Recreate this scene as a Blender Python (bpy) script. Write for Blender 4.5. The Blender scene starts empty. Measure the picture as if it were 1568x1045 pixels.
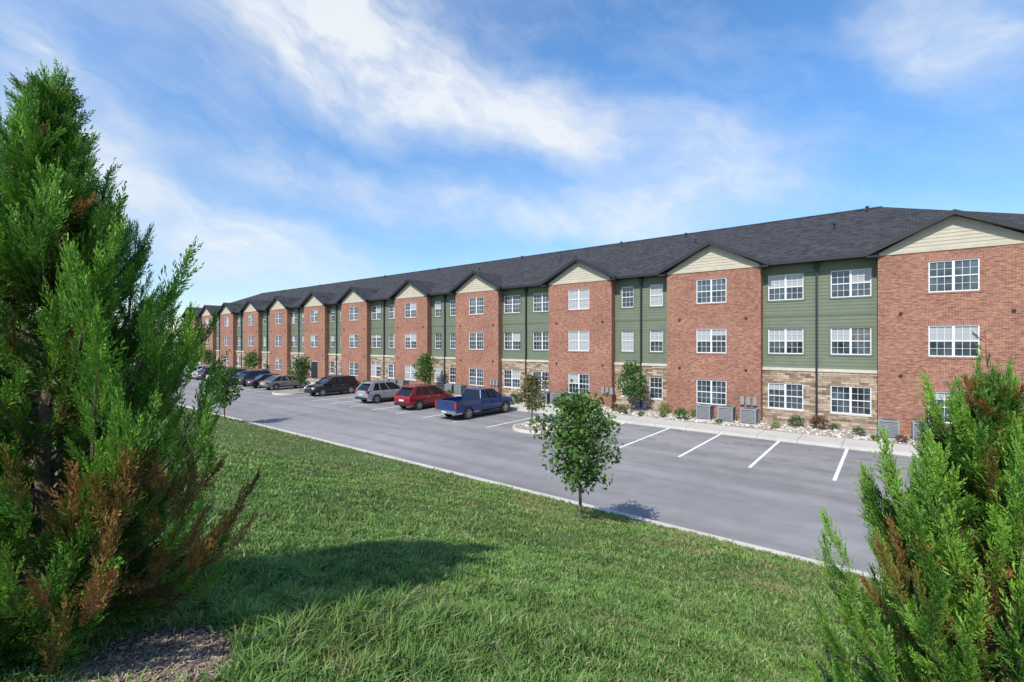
import bpy, math, random
import numpy as np
from mathutils import Vector, Matrix
random.seed(7); rng=np.random.default_rng(7)
scene=bpy.context.scene
R=math.radians
# ------------------------------------------------------------------ helpers
def link(o,parent=None):
    scene.collection.objects.link(o)
    if parent: o.parent=parent
    return o
def empty(name,loc=(0,0,0)):
    e=bpy.data.objects.new(name,None); e.location=loc; return link(e)
class MB:
    def __init__(s): s.v=[];s.f=[];s.m=[]
    def add(s,vs,fs,m=0):
        b=len(s.v); s.v.extend(vs)
        for f in fs: s.f.append([b+i for i in f]); s.m.append(m)
    def quad(s,a,b,c,d,m=0): s.add([a,b,c,d],[(0,1,2,3)],m)
    def tri(s,a,b,c,m=0): s.add([a,b,c],[(0,1,2)],m)
    def box(s,x0,x1,y0,y1,z0,z1,m=0):
        s.add([(x0,y0,z0),(x1,y0,z0),(x1,y1,z0),(x0,y1,z0),(x0,y0,z1),(x1,y0,z1),(x1,y1,z1),(x0,y1,z1)],
              [(0,3,2,1),(4,5,6,7),(0,1,5,4),(1,2,6,5),(2,3,7,6),(3,0,4,7)],m)
    def hexa(s,p,m=0):
        s.add(p,[(0,3,2,1),(4,5,6,7),(0,1,5,4),(1,2,6,5),(2,3,7,6),(3,0,4,7)],m)
    def tube(s,pts,rad,n=6,m=0,cap=True):
        b=len(s.v); pts=[Vector(p) for p in pts]
        for i,p in enumerate(pts):
            t=(pts[min(i+1,len(pts)-1)]-pts[max(i-1,0)])
            if t.length<1e-6: t=Vector((0,0,1))
            t.normalize()
            a=t.cross(Vector((0.3,0.1,1)) if abs(t.z)<.9 else Vector((1,0,0))).normalized(); c=t.cross(a)
            for k in range(n):
                an=2*math.pi*k/n; q=p+(a*math.cos(an)+c*math.sin(an))*rad[i]; s.v.append(tuple(q))
        for i in range(len(pts)-1):
            for k in range(n):
                s.f.append([b+i*n+k,b+i*n+(k+1)%n,b+(i+1)*n+(k+1)%n,b+(i+1)*n+k]); s.m.append(m)
        if cap:
            s.f.append([b+k for k in range(n)][::-1]); s.m.append(m)
            e=b+(len(pts)-1)*n; s.f.append([e+k for k in range(n)]); s.m.append(m)
    def disc(s,cx,cy,cz,r,ax,m=0,n=20,off=0):
        vs=[]
        for k in range(n):
            a=2*math.pi*k/n+off
            if ax=='x': vs.append((cx,cy+r*math.cos(a),cz+r*math.sin(a)))
            else: vs.append((cx+r*math.cos(a),cy+r*math.sin(a),cz))
        s.add(vs,[tuple(range(n))],m)
    def mesh(s,name,mats,smooth=None):
        me=bpy.data.meshes.new(name); me.from_pydata(s.v,[],s.f)
        for m in mats: me.materials.append(m)
        me.polygons.foreach_set('material_index',s.m)
        if smooth is not None:
            me.shade_smooth(); me.set_sharp_from_angle(angle=R(smooth))
        me.update(); return me
    def obj(s,name,mats,parent=None,smooth=None):
        return link(bpy.data.objects.new(name,s.mesh(name,mats,smooth)),parent)
def np_mesh(name,V,F,mats,col=None,midx=None,smooth=False):
    me=bpy.data.meshes.new(name); V=np.asarray(V,np.float32); F=np.asarray(F,np.int32); k=F.shape[1]
    me.vertices.add(len(V)); me.vertices.foreach_set('co',V.ravel())
    me.loops.add(F.size); me.loops.foreach_set('vertex_index',F.ravel())
    me.polygons.add(len(F)); me.polygons.foreach_set('loop_start',np.arange(len(F),dtype=np.int32)*k)
    for m in mats: me.materials.append(m)
    if midx is not None: me.polygons.foreach_set('material_index',midx.astype(np.int32))
    me.update(calc_edges=True)
    if col is not None:
        a=me.attributes.new('col','FLOAT_COLOR','POINT')
        c=np.ones((len(V),4),np.float32); c[:,:3]=col; a.data.foreach_set('color',c.ravel())
    if smooth: me.shade_smooth()
    return me
# ------------------------------------------------------------------ materials
class NT:
    def __init__(s,name):
        s.mat=bpy.data.materials.new(name); s.mat.use_nodes=True; s.t=s.mat.node_tree; s.n=s.t.nodes; s.l=s.t.links
        s.p=s.n['Principled BSDF']; s.out=s.n['Material Output']
    def new(s,t,**k):
        n=s.n.new(t)
        for a,b in k.items(): setattr(n,a,b)
        return n
    def lk(s,a,b): s.l.new(a,b)
    def noise(s,vec,scale,detail=4,rough=.55):
        n=s.new('ShaderNodeTexNoise'); n.inputs['Scale'].default_value=scale; n.inputs['Detail'].default_value=detail; n.inputs['Roughness'].default_value=rough
        if vec is not None: s.lk(vec,n.inputs['Vector'])
        return n
    def ramp(s,fac,stops):
        r=s.new('ShaderNodeValToRGB'); e=r.color_ramp.elements
        while len(e)<len(stops): e.new(.5)
        for i,(p,c) in enumerate(stops):
            e[i].position=p; e[i].color=(*c,1) if len(c)==3 else c
        s.lk(fac,r.inputs[0]); return r
    def mix(s,fac,a,b,bt='MIX'):
        m=s.new('ShaderNodeMix',data_type='RGBA',blend_type=bt)
        for i,x in ((0,fac),(6,a),(7,b)):
            if hasattr(x,'links') or hasattr(x,'is_linked'): s.lk(x,m.inputs[i])
            elif i==0: m.inputs[0].default_value=x
            else: m.inputs[i].default_value=(*x,1)
        return m.outputs[2]
    def pos(s): return s.new('ShaderNodeNewGeometry').outputs['Position']
    def bump(s,h,st=.3,d=.02):
        b=s.new('ShaderNodeBump'); b.inputs['Strength'].default_value=st; b.inputs['Distance'].default_value=d
        s.lk(h,b.inputs['Height']); s.lk(b.outputs[0],s.p.inputs['Normal'])
    def base(s,c):
        if hasattr(c,'is_linked'): s.lk(c,s.p.inputs['Base Color'])
        else: s.p.inputs['Base Color'].default_value=(*c,1)
    def wallvec(s):
        sp=s.new('ShaderNodeSeparateXYZ'); s.lk(s.pos(),sp.inputs[0])
        a=s.new('ShaderNodeMath',operation='ADD'); s.lk(sp.outputs[0],a.inputs[0]); s.lk(sp.outputs[1],a.inputs[1])
        c=s.new('ShaderNodeCombineXYZ'); s.lk(a.outputs[0],c.inputs[0]); s.lk(sp.outputs[2],c.inputs[1]); return c.outputs[0]
def simple(name,c,rough=.6,var=.12,scale=3,metal=0,spec=.5,coat=0):
    t=NT(name); t.p.inputs['Roughness'].default_value=rough; t.p.inputs['Metallic'].default_value=metal
    t.p.inputs['Specular IOR Level'].default_value=spec; t.p.inputs['Coat Weight'].default_value=coat; t.p.inputs['Coat Roughness'].default_value=.05
    n=t.noise(t.pos(),scale,2)
    a=tuple(x*(1-var) for x in c); b=tuple(min(1,x*(1+var)) for x in c)
    t.base(t.ramp(n.outputs[0],[(.3,a),(.7,b)]).outputs[0]); return t.mat
# brick
t=NT('brick'); v=t.wallvec()
b=t.new('ShaderNodeTexBrick'); t.lk(v,b.inputs['Vector']); b.inputs['Scale'].default_value=1
b.inputs['Brick Width'].default_value=.215; b.inputs['Row Height'].default_value=.075; b.inputs['Mortar Size'].default_value=.006
b.inputs['Color1'].default_value=(.45,.20,.125,1); b.inputs['Color2'].default_value=(.27,.10,.063,1); b.inputs['Mortar'].default_value=(.44,.36,.29,1)
b.inputs['Bias'].default_value=-.1
n=t.noise(t.pos(),.5,4); c=t.mix(.7,b.outputs[0],t.ramp(n.outputs[0],[(.3,(.70,.70,.72)),(.7,(1.0,1.0,1.0))]).outputs[0],'MULTIPLY')
mpb=t.new('ShaderNodeMapping'); t.lk(v,mpb.inputs[0]); mpb.inputs['Scale'].default_value=(4.5,13,1)
n2=t.noise(mpb.outputs[0],1,1); c=t.mix(.7,c,t.ramp(n2.outputs[0],[(.35,(.55,.5,.5)),(.6,(1,1,1)),(.75,(1.12,1.08,1.0))]).outputs[0],'MULTIPLY')
t.base(c); t.p.inputs['Roughness'].default_value=.88; t.p.inputs['Specular IOR Level'].default_value=.2; M_brick=t.mat
t=NT('brick_soldier'); v=t.wallvec()
b=t.new('ShaderNodeTexBrick'); t.lk(v,b.inputs['Vector']); b.inputs['Scale'].default_value=1; b.offset=0
b.inputs['Brick Width'].default_value=.075; b.inputs['Row Height'].default_value=.215; b.inputs['Mortar Size'].default_value=.006
b.inputs['Color1'].default_value=(.35,.145,.095,1); b.inputs['Color2'].default_value=(.26,.10,.065,1); b.inputs['Mortar'].default_value=(.40,.32,.27,1)
t.base(b.outputs[0]); t.p.inputs['Roughness'].default_value=.9; M_sold=t.mat
# stone
t=NT('ledge_stone'); v=t.wallvec(); 
nz=t.noise(v,2.5,2); vv=t.new('ShaderNodeVectorMath',operation='MULTIPLY_ADD'); t.lk(nz.outputs['Color'],vv.inputs[0]); vv.inputs[1].default_value=(.25,.03,0); t.lk(v,vv.inputs[2])
b=t.new('ShaderNodeTexBrick'); t.lk(vv.outputs[0],b.inputs['Vector']); b.inputs['Scale'].default_value=1
b.inputs['Brick Width'].default_value=.42; b.inputs['Row Height'].default_value=.13; b.inputs['Mortar Size'].default_value=.008; b.squash=1.6; b.squash_frequency=3
b.inputs['Color1'].default_value=(.56,.45,.33,1); b.inputs['Color2'].default_value=(.19,.13,.09,1); b.inputs['Mortar'].default_value=(.10,.08,.06,1)
n2=t.noise(v,4,3); c=t.mix(.7,b.outputs[0],t.ramp(n2.outputs[0],[(.35,(.6,.6,.62)),(.65,(1.15,1.1,1.0))]).outputs[0],'MULTIPLY')
t.base(c); t.p.inputs['Roughness'].default_value=.9; t.bump(b.outputs['Fac'],-.6,.03); M_stone=t.mat
M_green=simple('green_siding',(.142,.168,.112),.7,.07,1.5)
M_gtrim=simple('green_trim',(.125,.15,.10),.65,.05,2)
M_cream=simple('cream_siding',(.48,.43,.325),.7,.06,2)
M_cap=simple('limestone_cap',(.55,.50,.40),.8,.1,4)
M_white=simple('white_vinyl',(.76,.76,.76),.4,.03,2)
M_black=simple('dark_fascia',(.018,.019,.022),.5,.2,2)
t=NT('shingles'); v=t.pos(); b=t.new('ShaderNodeTexBrick'); sp=t.new('ShaderNodeSeparateXYZ'); t.lk(v,sp.inputs[0]); cb=t.new('ShaderNodeCombineXYZ'); t.lk(sp.outputs[0],cb.inputs[0])
ad=t.new('ShaderNodeMath',operation='ADD'); t.lk(sp.outputs[1],ad.inputs[0]); t.lk(sp.outputs[2],ad.inputs[1]); t.lk(ad.outputs[0],cb.inputs[1]); t.lk(cb.outputs[0],b.inputs['Vector'])
b.inputs['Scale'].default_value=1; b.inputs['Brick Width'].default_value=.33; b.inputs['Row Height'].default_value=.2; b.inputs['Mortar Size'].default_value=.012
b.inputs['Color1'].default_value=(.080,.078,.082,1); b.inputs['Color2'].default_value=(.034,.033,.036,1); b.inputs['Mortar'].default_value=(.02,.02,.024,1)
n=t.noise(v,1.2,4); t.base(t.mix(.6,b.outputs[0],t.ramp(n.outputs[0],[(.3,(.75,.75,.78)),(.7,(1.1,1.1,1.1))]).outputs[0],'MULTIPLY')); t.p.inputs['Roughness'].default_value=.95; t.p.inputs['Specular IOR Level'].default_value=.2; M_roof=t.mat
t=NT('window_glass'); n=t.noise(t.pos(),1.1,2); t.base(t.ramp(n.outputs[0],[(.35,(.012,.016,.022)),(.7,(.09,.12,.14))]).outputs[0]); t.p.inputs['Roughness'].default_value=.04; t.p.inputs['IOR'].default_value=1.7; M_glass=t.mat
t=NT('window_blinds'); w=t.new('ShaderNodeTexWave'); w.bands_direction='Z'; w.inputs['Scale'].default_value=6; t.lk(t.pos(),w.inputs['Vector']); t.base(t.ramp(w.outputs[0],[(0,(.26,.28,.29)),(.6,(.42,.43,.43))]).outputs[0]); t.p.inputs['Roughness'].default_value=.25; M_blind=t.mat
# asphalt
t=NT('asphalt'); v=t.pos(); n1=t.noise(v,.12,5,.6); n2=t.noise(v,60,1); n3=t.noise(v,1.3,4)
sp=t.new('ShaderNodeMapping'); t.lk(v,sp.inputs[0]); sp.inputs['Scale'].default_value=(.06,.9,1); n4=t.noise(sp.outputs[0],1,3)
c=t.ramp(n1.outputs[0],[(.3,(.250,.234,.226)),(.7,(.345,.325,.312))]).outputs[0]
c=t.mix(.35,c,t.ramp(n2.outputs[0],[(.3,(.55,.55,.55)),(.7,(1.3,1.3,1.3))]).outputs[0],'MULTIPLY')
c=t.mix(.6,c,t.ramp(n3.outputs[0],[(.3,(.80,.80,.81)),(.65,(1.05,1.05,1.05))]).outputs[0],'MULTIPLY')
c=t.mix(.7,c,t.ramp(n4.outputs[0],[(.35,(.76,.76,.76)),(.6,(1.06,1.06,1.06))]).outputs[0],'MULTIPLY')
sx=t.new('ShaderNodeSeparateXYZ'); t.lk(v,sx.inputs[0])
n5=t.noise(v,.9,3); sg=t.new('ShaderNodeMapRange'); t.lk(sx.outputs[1],sg.inputs[0]); sg.inputs[1].default_value=20.5; sg.inputs[2].default_value=22.5; sg.inputs[3].default_value=0; sg.inputs[4].default_value=1
stn=t.ramp(n5.outputs[0],[(.55,(0,0,0)),(.68,(.5,.5,.5))]); sm=t.new('ShaderNodeMath',operation='MULTIPLY'); t.lk(sg.outputs[0],sm.inputs[0]); t.lk(stn.outputs[0],sm.inputs[1])
c=t.mix(sm.outputs[0],c,(.14,.13,.125))
t.base(c); t.p.inputs['Roughness'].default_value=.9; t.p.inputs['Specular IOR Level'].default_value=.2; M_asph=t.mat
def concrete(name,c0,joint):
    t=NT(name); v=t.pos(); n=t.noise(v,.8,4); n2=t.noise(v,25,1)
    c=t.ramp(n.outputs[0],[(.3,tuple(x*.82 for x in c0)),(.7,c0)]).outputs[0]
    c=t.mix(.3,c,t.ramp(n2.outputs[0],[(.3,(.7,.7,.7)),(.7,(1.1,1.1,1.1))]).outputs[0],'MULTIPLY')
    sp=t.new('ShaderNodeSeparateXYZ'); t.lk(v,sp.inputs[0]); m=t.new('ShaderNodeMath',operation='PINGPONG'); t.lk(sp.outputs[0],m.inputs[0]); m.inputs[1].default_value=joint/2
    lt=t.new('ShaderNodeMath',operation='LESS_THAN'); t.lk(m.outputs[0],lt.inputs[0]); lt.inputs[1].default_value=.012
    t.base(t.mix(lt.outputs[0],c,(.16,.15,.13))); t.p.inputs['Roughness'].default_value=.85; return t.mat
M_walk=concrete('sidewalk_concrete',(.60,.56,.49),1.8); M_curb=concrete('curb_concrete',(.64,.59,.50),3.0)
t=NT('stall_paint'); n=t.noise(t.pos(),14,3); t.base(t.ramp(n.outputs[0],[(.33,(.5,.5,.5)),(.48,(.85,.85,.84))]).outputs[0]); t.p.inputs['Roughness'].default_value=.7; M_paint=t.mat
t=NT('river_gravel'); v=t.pos(); vo=t.new('ShaderNodeTexVoronoi'); vo.inputs['Scale'].default_value=11; t.lk(v,vo.inputs['Vector'])
c=t.ramp(vo.outputs['Color'],[(.1,(.28,.22,.17)),(.5,(.52,.44,.36)),(.9,(.68,.62,.55))]).outputs[0]
c=t.mix(.8,c,t.ramp(vo.outputs['Distance'],[(0,(1.1,1.1,1.1)),(.6,(.45,.42,.4))]).outputs[0],'MULTIPLY'); t.base(c); t.bump(vo.outputs['Distance'],-.8,.05); t.p.inputs['Roughness'].default_value=.9; M_grav=t.mat
t=NT('grass_ground'); v=t.pos(); n2=t.noise(v,9,5); n3=t.noise(v,1.6,4)
c=t.ramp(n2.outputs[0],[(.3,(.06,.10,.026)),(.7,(.14,.20,.06))]).outputs[0]
c=t.mix(t.ramp(n3.outputs[0],[(.52,(0,0,0)),(.7,(.7,.7,.7))]).outputs[0],c,(.26,.21,.10))
t.base(c); t.p.inputs['Roughness'].default_value=1; t.p.inputs['Specular IOR Level'].default_value=.1; M_ground=t.mat
def leafmat(name,trans=.3,rough=.55,dry=False,spec=.3):
    t=NT(name); a=t.new('ShaderNodeAttribute',attribute_name='col'); c=a.outputs['Color']
    n=t.noise(t.pos(),3.0 if not dry else .55,2)
    c=t.mix(.8,c,t.ramp(n.outputs[0],[(.3,(.72,.74,.76)),(.7,(1.15,1.15,1.1))]).outputs[0],'MULTIPLY')
    if dry:
        n4=t.noise(t.pos(),2.6,3)
        c=t.mix(.7,c,t.ramp(n4.outputs[0],[(.33,(.70,.75,.72)),(.6,(1.08,1.08,1.05))]).outputs[0],'MULTIPLY')
        n3=t.noise(t.pos(),1.0,5,.7)
        sp=t.new('ShaderNodeSeparateXYZ'); t.lk(t.pos(),sp.inputs[0])
        mr=t.new('ShaderNodeMapRange'); t.lk(sp.outputs[1],mr.inputs[0]); mr.inputs[1].default_value=3; mr.inputs[2].default_value=12; mr.inputs[3].default_value=-.08; mr.inputs[4].default_value=.09
        ad=t.new('ShaderNodeMath',operation='ADD'); t.lk(n3.outputs[0],ad.inputs[0]); t.lk(mr.outputs[0],ad.inputs[1])
        c=t.mix(t.ramp(ad.outputs[0],[(.52,(0,0,0)),(.68,(.75,.75,.75))]).outputs[0],c,(.36,.30,.14))
    t.base(c); t.p.inputs['Roughness'].default_value=rough; t.p.inputs['Specular IOR Level'].default_value=spec
    if trans>0:
        tr=t.new('ShaderNodeBsdfTranslucent'); t.lk(c,tr.inputs[0]); ms=t.new('ShaderNodeMixShader'); ms.inputs[0].default_value=trans
        t.lk(t.p.outputs[0],ms.inputs[1]); t.lk(tr.outputs[0],ms.inputs[2]); t.lk(ms.outputs[0],t.out.inputs[0])
    return t.mat
M_blade=leafmat('grass_blades',.3,.6,True,.25); M_cedar=leafmat('cedar_foliage',.22,.5); M_leaf=leafmat('broad_leaves',.3,.4)
M_bark=simple('bark',(.16,.11,.075),.95,.4,25); M_mulch=leafmat('mulch_chips',.0,.95)
M_mgrd=simple('mulch_ground',(.12,.09,.065),1,.5,30)
M_ac=simple('ac_metal',(.30,.31,.31),.5,.08,3,.2); M_acd=simple('ac_grille',(.07,.075,.08),.6,.2,8)
# ------------------------------------------------------------------ terrain
def gz(x,y):
    y=np.asarray(y,float); x=np.asarray(x,float)
    s=np.clip(12.2-y,0,None)
    z=np.where(s<12.6,.265*s,.265*12.6+ .5*(1-np.exp(-(s-12.6)*.5)))
    z=z+.13
    w=np.clip(s/1.5,0,1)
    z=z+w*(.05*np.sin(x*.7+1)*np.cos(y*.9)+.03*np.sin(x*2.1+y*1.3)+.015*np.sin(x*4.7-y*3.9))
    return np.where(y>12.2,-.06,z)
def axis(parts):
    out=[]
    for a,b,st in parts: out+=list(np.arange(a,b,st))
    return np.array(out)
xs=np.concatenate([[-3000,-1200,-500,-250],axis([(-150,-30,2),(-30,10,.3),(10,60,3)]),[100,300,900,3000]])
ys=np.concatenate([[-3000,-900,-300,-100,-40,-20,-10],axis([(-6,12.0,.3)]),[12.0,12.19,12.21,30,60,120,300,900,3000]])
X,Y=np.meshgrid(xs,ys); Z=gz(X,Y); V=np.stack([X,Y,Z],-1).reshape(-1,3); nx=len(xs); ny=len(ys)
i=np.arange(ny-1)[:,None]*nx+np.arange(nx-1)[None,:]; F=np.stack([i,i+1,i+nx+1,i+nx],-1).reshape(-1,4)
link(bpy.data.objects.new('ground',np_mesh('ground',V,F,[M_ground],smooth=True)))
m=MB(); m.quad((-130,12.3,0),(30,12.3,0),(30,27,0),(-130,27,0)); m.obj('parking_lot',[M_asph])
m=MB(); m.hexa([(-130,12.14,-.1),(30,12.14,-.1),(30,12.42,-.1),(-130,12.42,-.1),(-130,12.14,.155),(30,12.14,.155),(30,12.39,.155),(-130,12.39,.155)]); m.obj('curb',[M_curb])
m=MB(); m.hexa([(-130,26.8,-.1),(30,26.8,-.1),(30,28.8,-.1),(-130,28.8,-.1),(-130,26.82,.15),(30,26.82,.15),(30,28.8,.15),(-130,28.8,.15)]); m.obj('sidewalk',[M_walk])
m=MB(); m.quad((-112,28.8,.13),(14,28.8,.13),(14,32.4,.2),(-112,32.4,.2)); m.obj('gravel_bed',[M_grav])
ISL=[(-17.1,-14.2),(-46.3,-43.3),(-79.5,-76.6)]
for a,b in ISL:
    m=MB(); rr=(b-a)/2; cx=(a+b)/2; y0=20.3+rr
    def outline(k,z):
        r=rr-k; pts=[(cx-r,26.79,z)]
        for q in range(13):
            an=math.pi+math.pi*q/12; pts.append((cx+r*math.cos(an),y0+r*math.sin(an)*.85,z))
        pts.append((cx+r,26.79,z)); return pts
    o0=outline(0,-.05);o1=outline(.01,.15);o2=outline(.17,.15);o3=outline(.17,.12)
    n=len(o0)
    for A,B in ((o0,o1),(o1,o2),(o2,o3)):
        for k in range(n-1): m.quad(A[k],A[k+1],B[k+1],B[k],0)
    m.add(o3,[tuple(range(n))],1); m.obj('parking_island',[M_curb,M_grav])
m=MB()
for k in range(-4,42):
    x=-1.6-2.78*k
    if any(a-.5<x<b+.5 for a,b in ISL): continue
    m.quad((x-.06,20.45,.004),(x+.06,20.45,.004),(x+.06,26.78,.004),(x-.06,26.78,.004))
m.obj('parking_stripes',[M_paint])
def stones(n,regs,smin,smax):
    ico=[(0,0,1),(.89,0,.45),(.28,.85,.45),(-.72,.53,.45),(-.72,-.53,.45),(.28,-.85,.45),(.72,.53,-.45),(-.28,.85,-.45),(-.89,0,-.45),(-.28,-.85,-.45),(.72,-.53,-.45),(0,0,-1)]
    fc=[(0,1,2),(0,2,3),(0,3,4),(0,4,5),(0,5,1),(1,6,2),(2,7,3),(3,8,4),(4,9,5),(5,10,1),(6,7,2),(7,8,3),(8,9,4),(9,10,5),(10,6,1),(11,7,6),(11,8,7),(11,9,8),(11,10,9),(11,6,10)]
    I=np.array(ico); Fc=np.array(fc); VV=[];FF=[];CC=[]
    for q in range(n):
        x0,x1,y0,y1,z=regs[q%len(regs)] if len(regs)>1 else regs[0]
        s=random.uniform(smin,smax); P=I*np.array([random.uniform(.7,1.3),random.uniform(.7,1.3),random.uniform(.5,.8)])*s*rng.uniform(.85,1.15,(12,1))
        P=P+np.array([random.uniform(x0,x1),random.uniform(y0,y1),z+s*.3]); VV.append(P); FF.append(Fc+12*q)
        c=random.choice([(.6,.55,.47),(.5,.42,.33),(.38,.30,.24),(.66,.63,.58)]); CC.append(np.tile(c,(12,1)))
    return np.concatenate(VV),np.concatenate(FF),np.concatenate(CC)
t=NT('stone_pebbles'); a=t.new('ShaderNodeAttribute',attribute_name='col'); n=t.noise(t.pos(),20); t.base(t.mix(.5,a.outputs['Color'],t.ramp(n.outputs[0],[(.3,(.7,.7,.7)),(.7,(1.1,1.1,1.1))]).outputs[0],'MULTIPLY')); t.p.inputs['Roughness'].default_value=.9; M_peb=t.mat
V,F,C=stones(3200,[(-60,8,28.9,31.4,.14),(-25,8,28.9,31.4,.14),(-25,8,28.9,31.4,.14),(-16.8,-14.5,21.6,26.5,.12)],.04,.12)
link(bpy.data.objects.new('gravel_stones',np_mesh('gravel_stones',V,F,[M_peb],C)))
# ------------------------------------------------------------------ grass blades
MC=(-3.36,.90); MR=(.46,.36)
def az_pts(n,r0,r1):
    a=R(-38.7)+rng.uniform(-R(56),R(56),n); r=rng.uniform(r0,r1,n); return r*np.sin(a),r*np.cos(a),r
parts=[az_pts(240000,1.3,7),az_pts(140000,7,16),az_pts(50000,16,45)]
x=np.concatenate([p[0] for p in parts]);y=np.concatenate([p[1] for p in parts]);r=np.concatenate([p[2] for p in parts])
mul=((x-MC[0])/MR[0])**2+((y-MC[1])/MR[1])**2
jit=rng.uniform(-.7,.25,len(x))
thin=(np.sin(x*1.7+2*np.sin(y*.9))*np.sin(y*2.1+1.5*np.sin(x*1.1))>.5)&(rng.random(len(x))<.5)&(y>5)
k=(y<12.13)&(y>-4)&(mul+jit>1)&~thin; x,y,r=x[k],y[k],r[k]; N=len(x)
clump=.5+.5*np.sin(x*9+np.sin(y*7)*2)*np.cos(y*8+np.sin(x*6)*2)
h=rng.uniform(.035,.085,N)*(0.55+.75*clump); tall=np.exp(-(((x+3.1)/1.0)**2+((y-2.1)/1.2)**2)); h=h*(1+1.2*tall)
h=h*(1+.012*r)*np.where(r<4,1.15,1)
w=.0028+.00075*r; w=w*rng.uniform(.7,1.3,N)
a=rng.uniform(0,2*np.pi,N); lean=rng.uniform(.1,1.1,N); la=rng.uniform(0,2*np.pi,N)
dx,dy=np.cos(a)*w,np.sin(a)*w; lx,ly=np.cos(la)*lean*h,np.sin(la)*lean*h; z=gz(x,y)-.005
V=np.zeros((N,5,3)); V[:,0]=np.stack([x-dx,y-dy,z],1);V[:,1]=np.stack([x+dx,y+dy,z],1)
V[:,2]=np.stack([x+dx*.8+lx*.35,y+dy*.8+ly*.35,z+h*.6],1);V[:,3]=np.stack([x-dx*.8+lx*.35,y-dy*.8+ly*.35,z+h*.6],1)
V[:,4]=np.stack([x+lx,y+ly,z+h*(1-.25*lean)],1)
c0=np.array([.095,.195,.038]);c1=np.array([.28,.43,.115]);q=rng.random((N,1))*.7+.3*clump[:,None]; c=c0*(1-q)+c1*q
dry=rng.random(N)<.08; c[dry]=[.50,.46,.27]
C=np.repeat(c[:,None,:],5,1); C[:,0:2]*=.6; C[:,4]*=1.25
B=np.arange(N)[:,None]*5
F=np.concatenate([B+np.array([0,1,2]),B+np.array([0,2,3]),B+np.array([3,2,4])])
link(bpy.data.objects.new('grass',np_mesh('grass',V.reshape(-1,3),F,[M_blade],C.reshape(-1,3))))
# mulch
N=5000; a=rng.uniform(0,2*np.pi,N); rr=np.sqrt(rng.random(N)); x=MC[0]+MR[0]*1.2*rr*np.cos(a); y=MC[1]+MR[1]*1.2*rr*np.sin(a); z=gz(x,y)+rng.uniform(.003,.03,N)
l=rng.uniform(.008,.03,N); w=rng.uniform(.002,.006,N); th=rng.uniform(0,np.pi,N); ti=rng.uniform(-.4,.4,N); u=np.stack([np.cos(th)*np.cos(ti),np.sin(th)*np.cos(ti),np.sin(ti)],1)*l[:,None]; v=np.stack([-np.sin(th),np.cos(th),rng.uniform(-.4,.4,N)],1)*w[:,None]; P=np.stack([x,y,z],1)
V=np.stack([P-u-v,P+u-v,P+u+v,P-u+v],1).reshape(-1,3); F=np.arange(4*N).reshape(-1,4)
g=rng.random((N,1)); C=np.repeat((np.array([.16,.105,.07])*(1-g)+np.array([.44,.34,.26])*g)[:,None],4,1).reshape(-1,3)
link(bpy.data.objects.new('mulch',np_mesh('mulch',V,F,[M_mulch],C)))
m=MB(); n=40; ring=[(MC[0]+MR[0]*math.cos(2*math.pi*q/n),MC[1]+MR[1]*math.sin(2*math.pi*q/n)) for q in range(n)]
vs=[(*MC,float(gz(*MC))+.012)]
for s in (.35,.7,1.0):
    for (px,py) in ring:
        ax=MC[0]+(px-MC[0])*s; ay=MC[1]+(py-MC[1])*s; vs.append((ax,ay,float(gz(ax,ay))+.012))
fs=[(0,1+q,1+(q+1)%n) for q in range(n)]
for s in range(2):
    for q in range(n): fs.append((1+s*n+q,1+(s+1)*n+q,1+(s+1)*n+(q+1)%n,1+s*n+(q+1)%n))
m.add(vs,fs); m.obj('mulch_bed',[M_mgrd])
# ------------------------------------------------------------------ building
bld=empty('apartment_building',(0,0,0))
YF=31.6; YG=32.2; EZ=9.6
bays=[2.37,-9.0,-18.76,-29.5,-38.75,-49.0,-57.9,-67.7,-76.6,-85.8,-94.3,-102.9]
half=[2.93,2.87,2.78,2.65,2.6,2.6,2.6,2.6,2.6,2.6,2.6,2.7]
FZ=[1.72,5.0,8.2]
brick,sid,stone,frame,glass,dark,roof,cream,cap,sold=[MB() for _ in range(10)]
def wall(mb,x0,x1,y,z0,z1,ops,dep=.1,laps=None):
    xsx=sorted({x0,x1,*[o[0] for o in ops],*[o[1] for o in ops]}); zsx=sorted({z0,z1,*[min(max(o[2],z0),z1) for o in ops],*[min(max(o[3],z0),z1) for o in ops]})
    for i in range(len(xsx)-1):
        for j in range(len(zsx)-1):
            a,b,c,d=xsx[i],xsx[i+1],zsx[j],zsx[j+1]; mx,mz=(a+b)/2,(c+d)/2
            if any(o[0]<mx<o[1] and o[2]<mz<o[3] for o in ops): continue
            if laps is None: mb.quad((a,y,c),(b,y,c),(b,y,d),(a,y,d))
            else:
                zz=c
                while zz<d-1e-4:
                    e=min(d,(math.floor((zz+1e-4)/laps)+1)*laps)
                    mb.quad((a,y-.018,zz),(b,y-.018,zz),(b,y,e),(a,y,e)); mb.quad((a,y,zz),(b,y,zz),(b,y-.018,zz),(a,y-.018,zz)); zz=e
    for o in ops:
        if o[2]<z0-.01 and o[3]<=z0: continue
        a,b,c,d=o[0],o[1],max(o[2],z0),min(o[3],z1)
        if d<=c: continue
        mb.quad((a,y,c),(a,y,d),(a,y+dep,d),(a,y+dep,c)); mb.quad((b,y,c),(b,y,d),(b,y+dep,d),(b,y+dep,c))
        mb.quad((a,y,d),(b,y,d),(b,y+dep,d),(a,y+dep,d)); mb.quad((a,y,c),(b,y,c),(b,y+dep,c),(a,y+dep,c))
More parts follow.
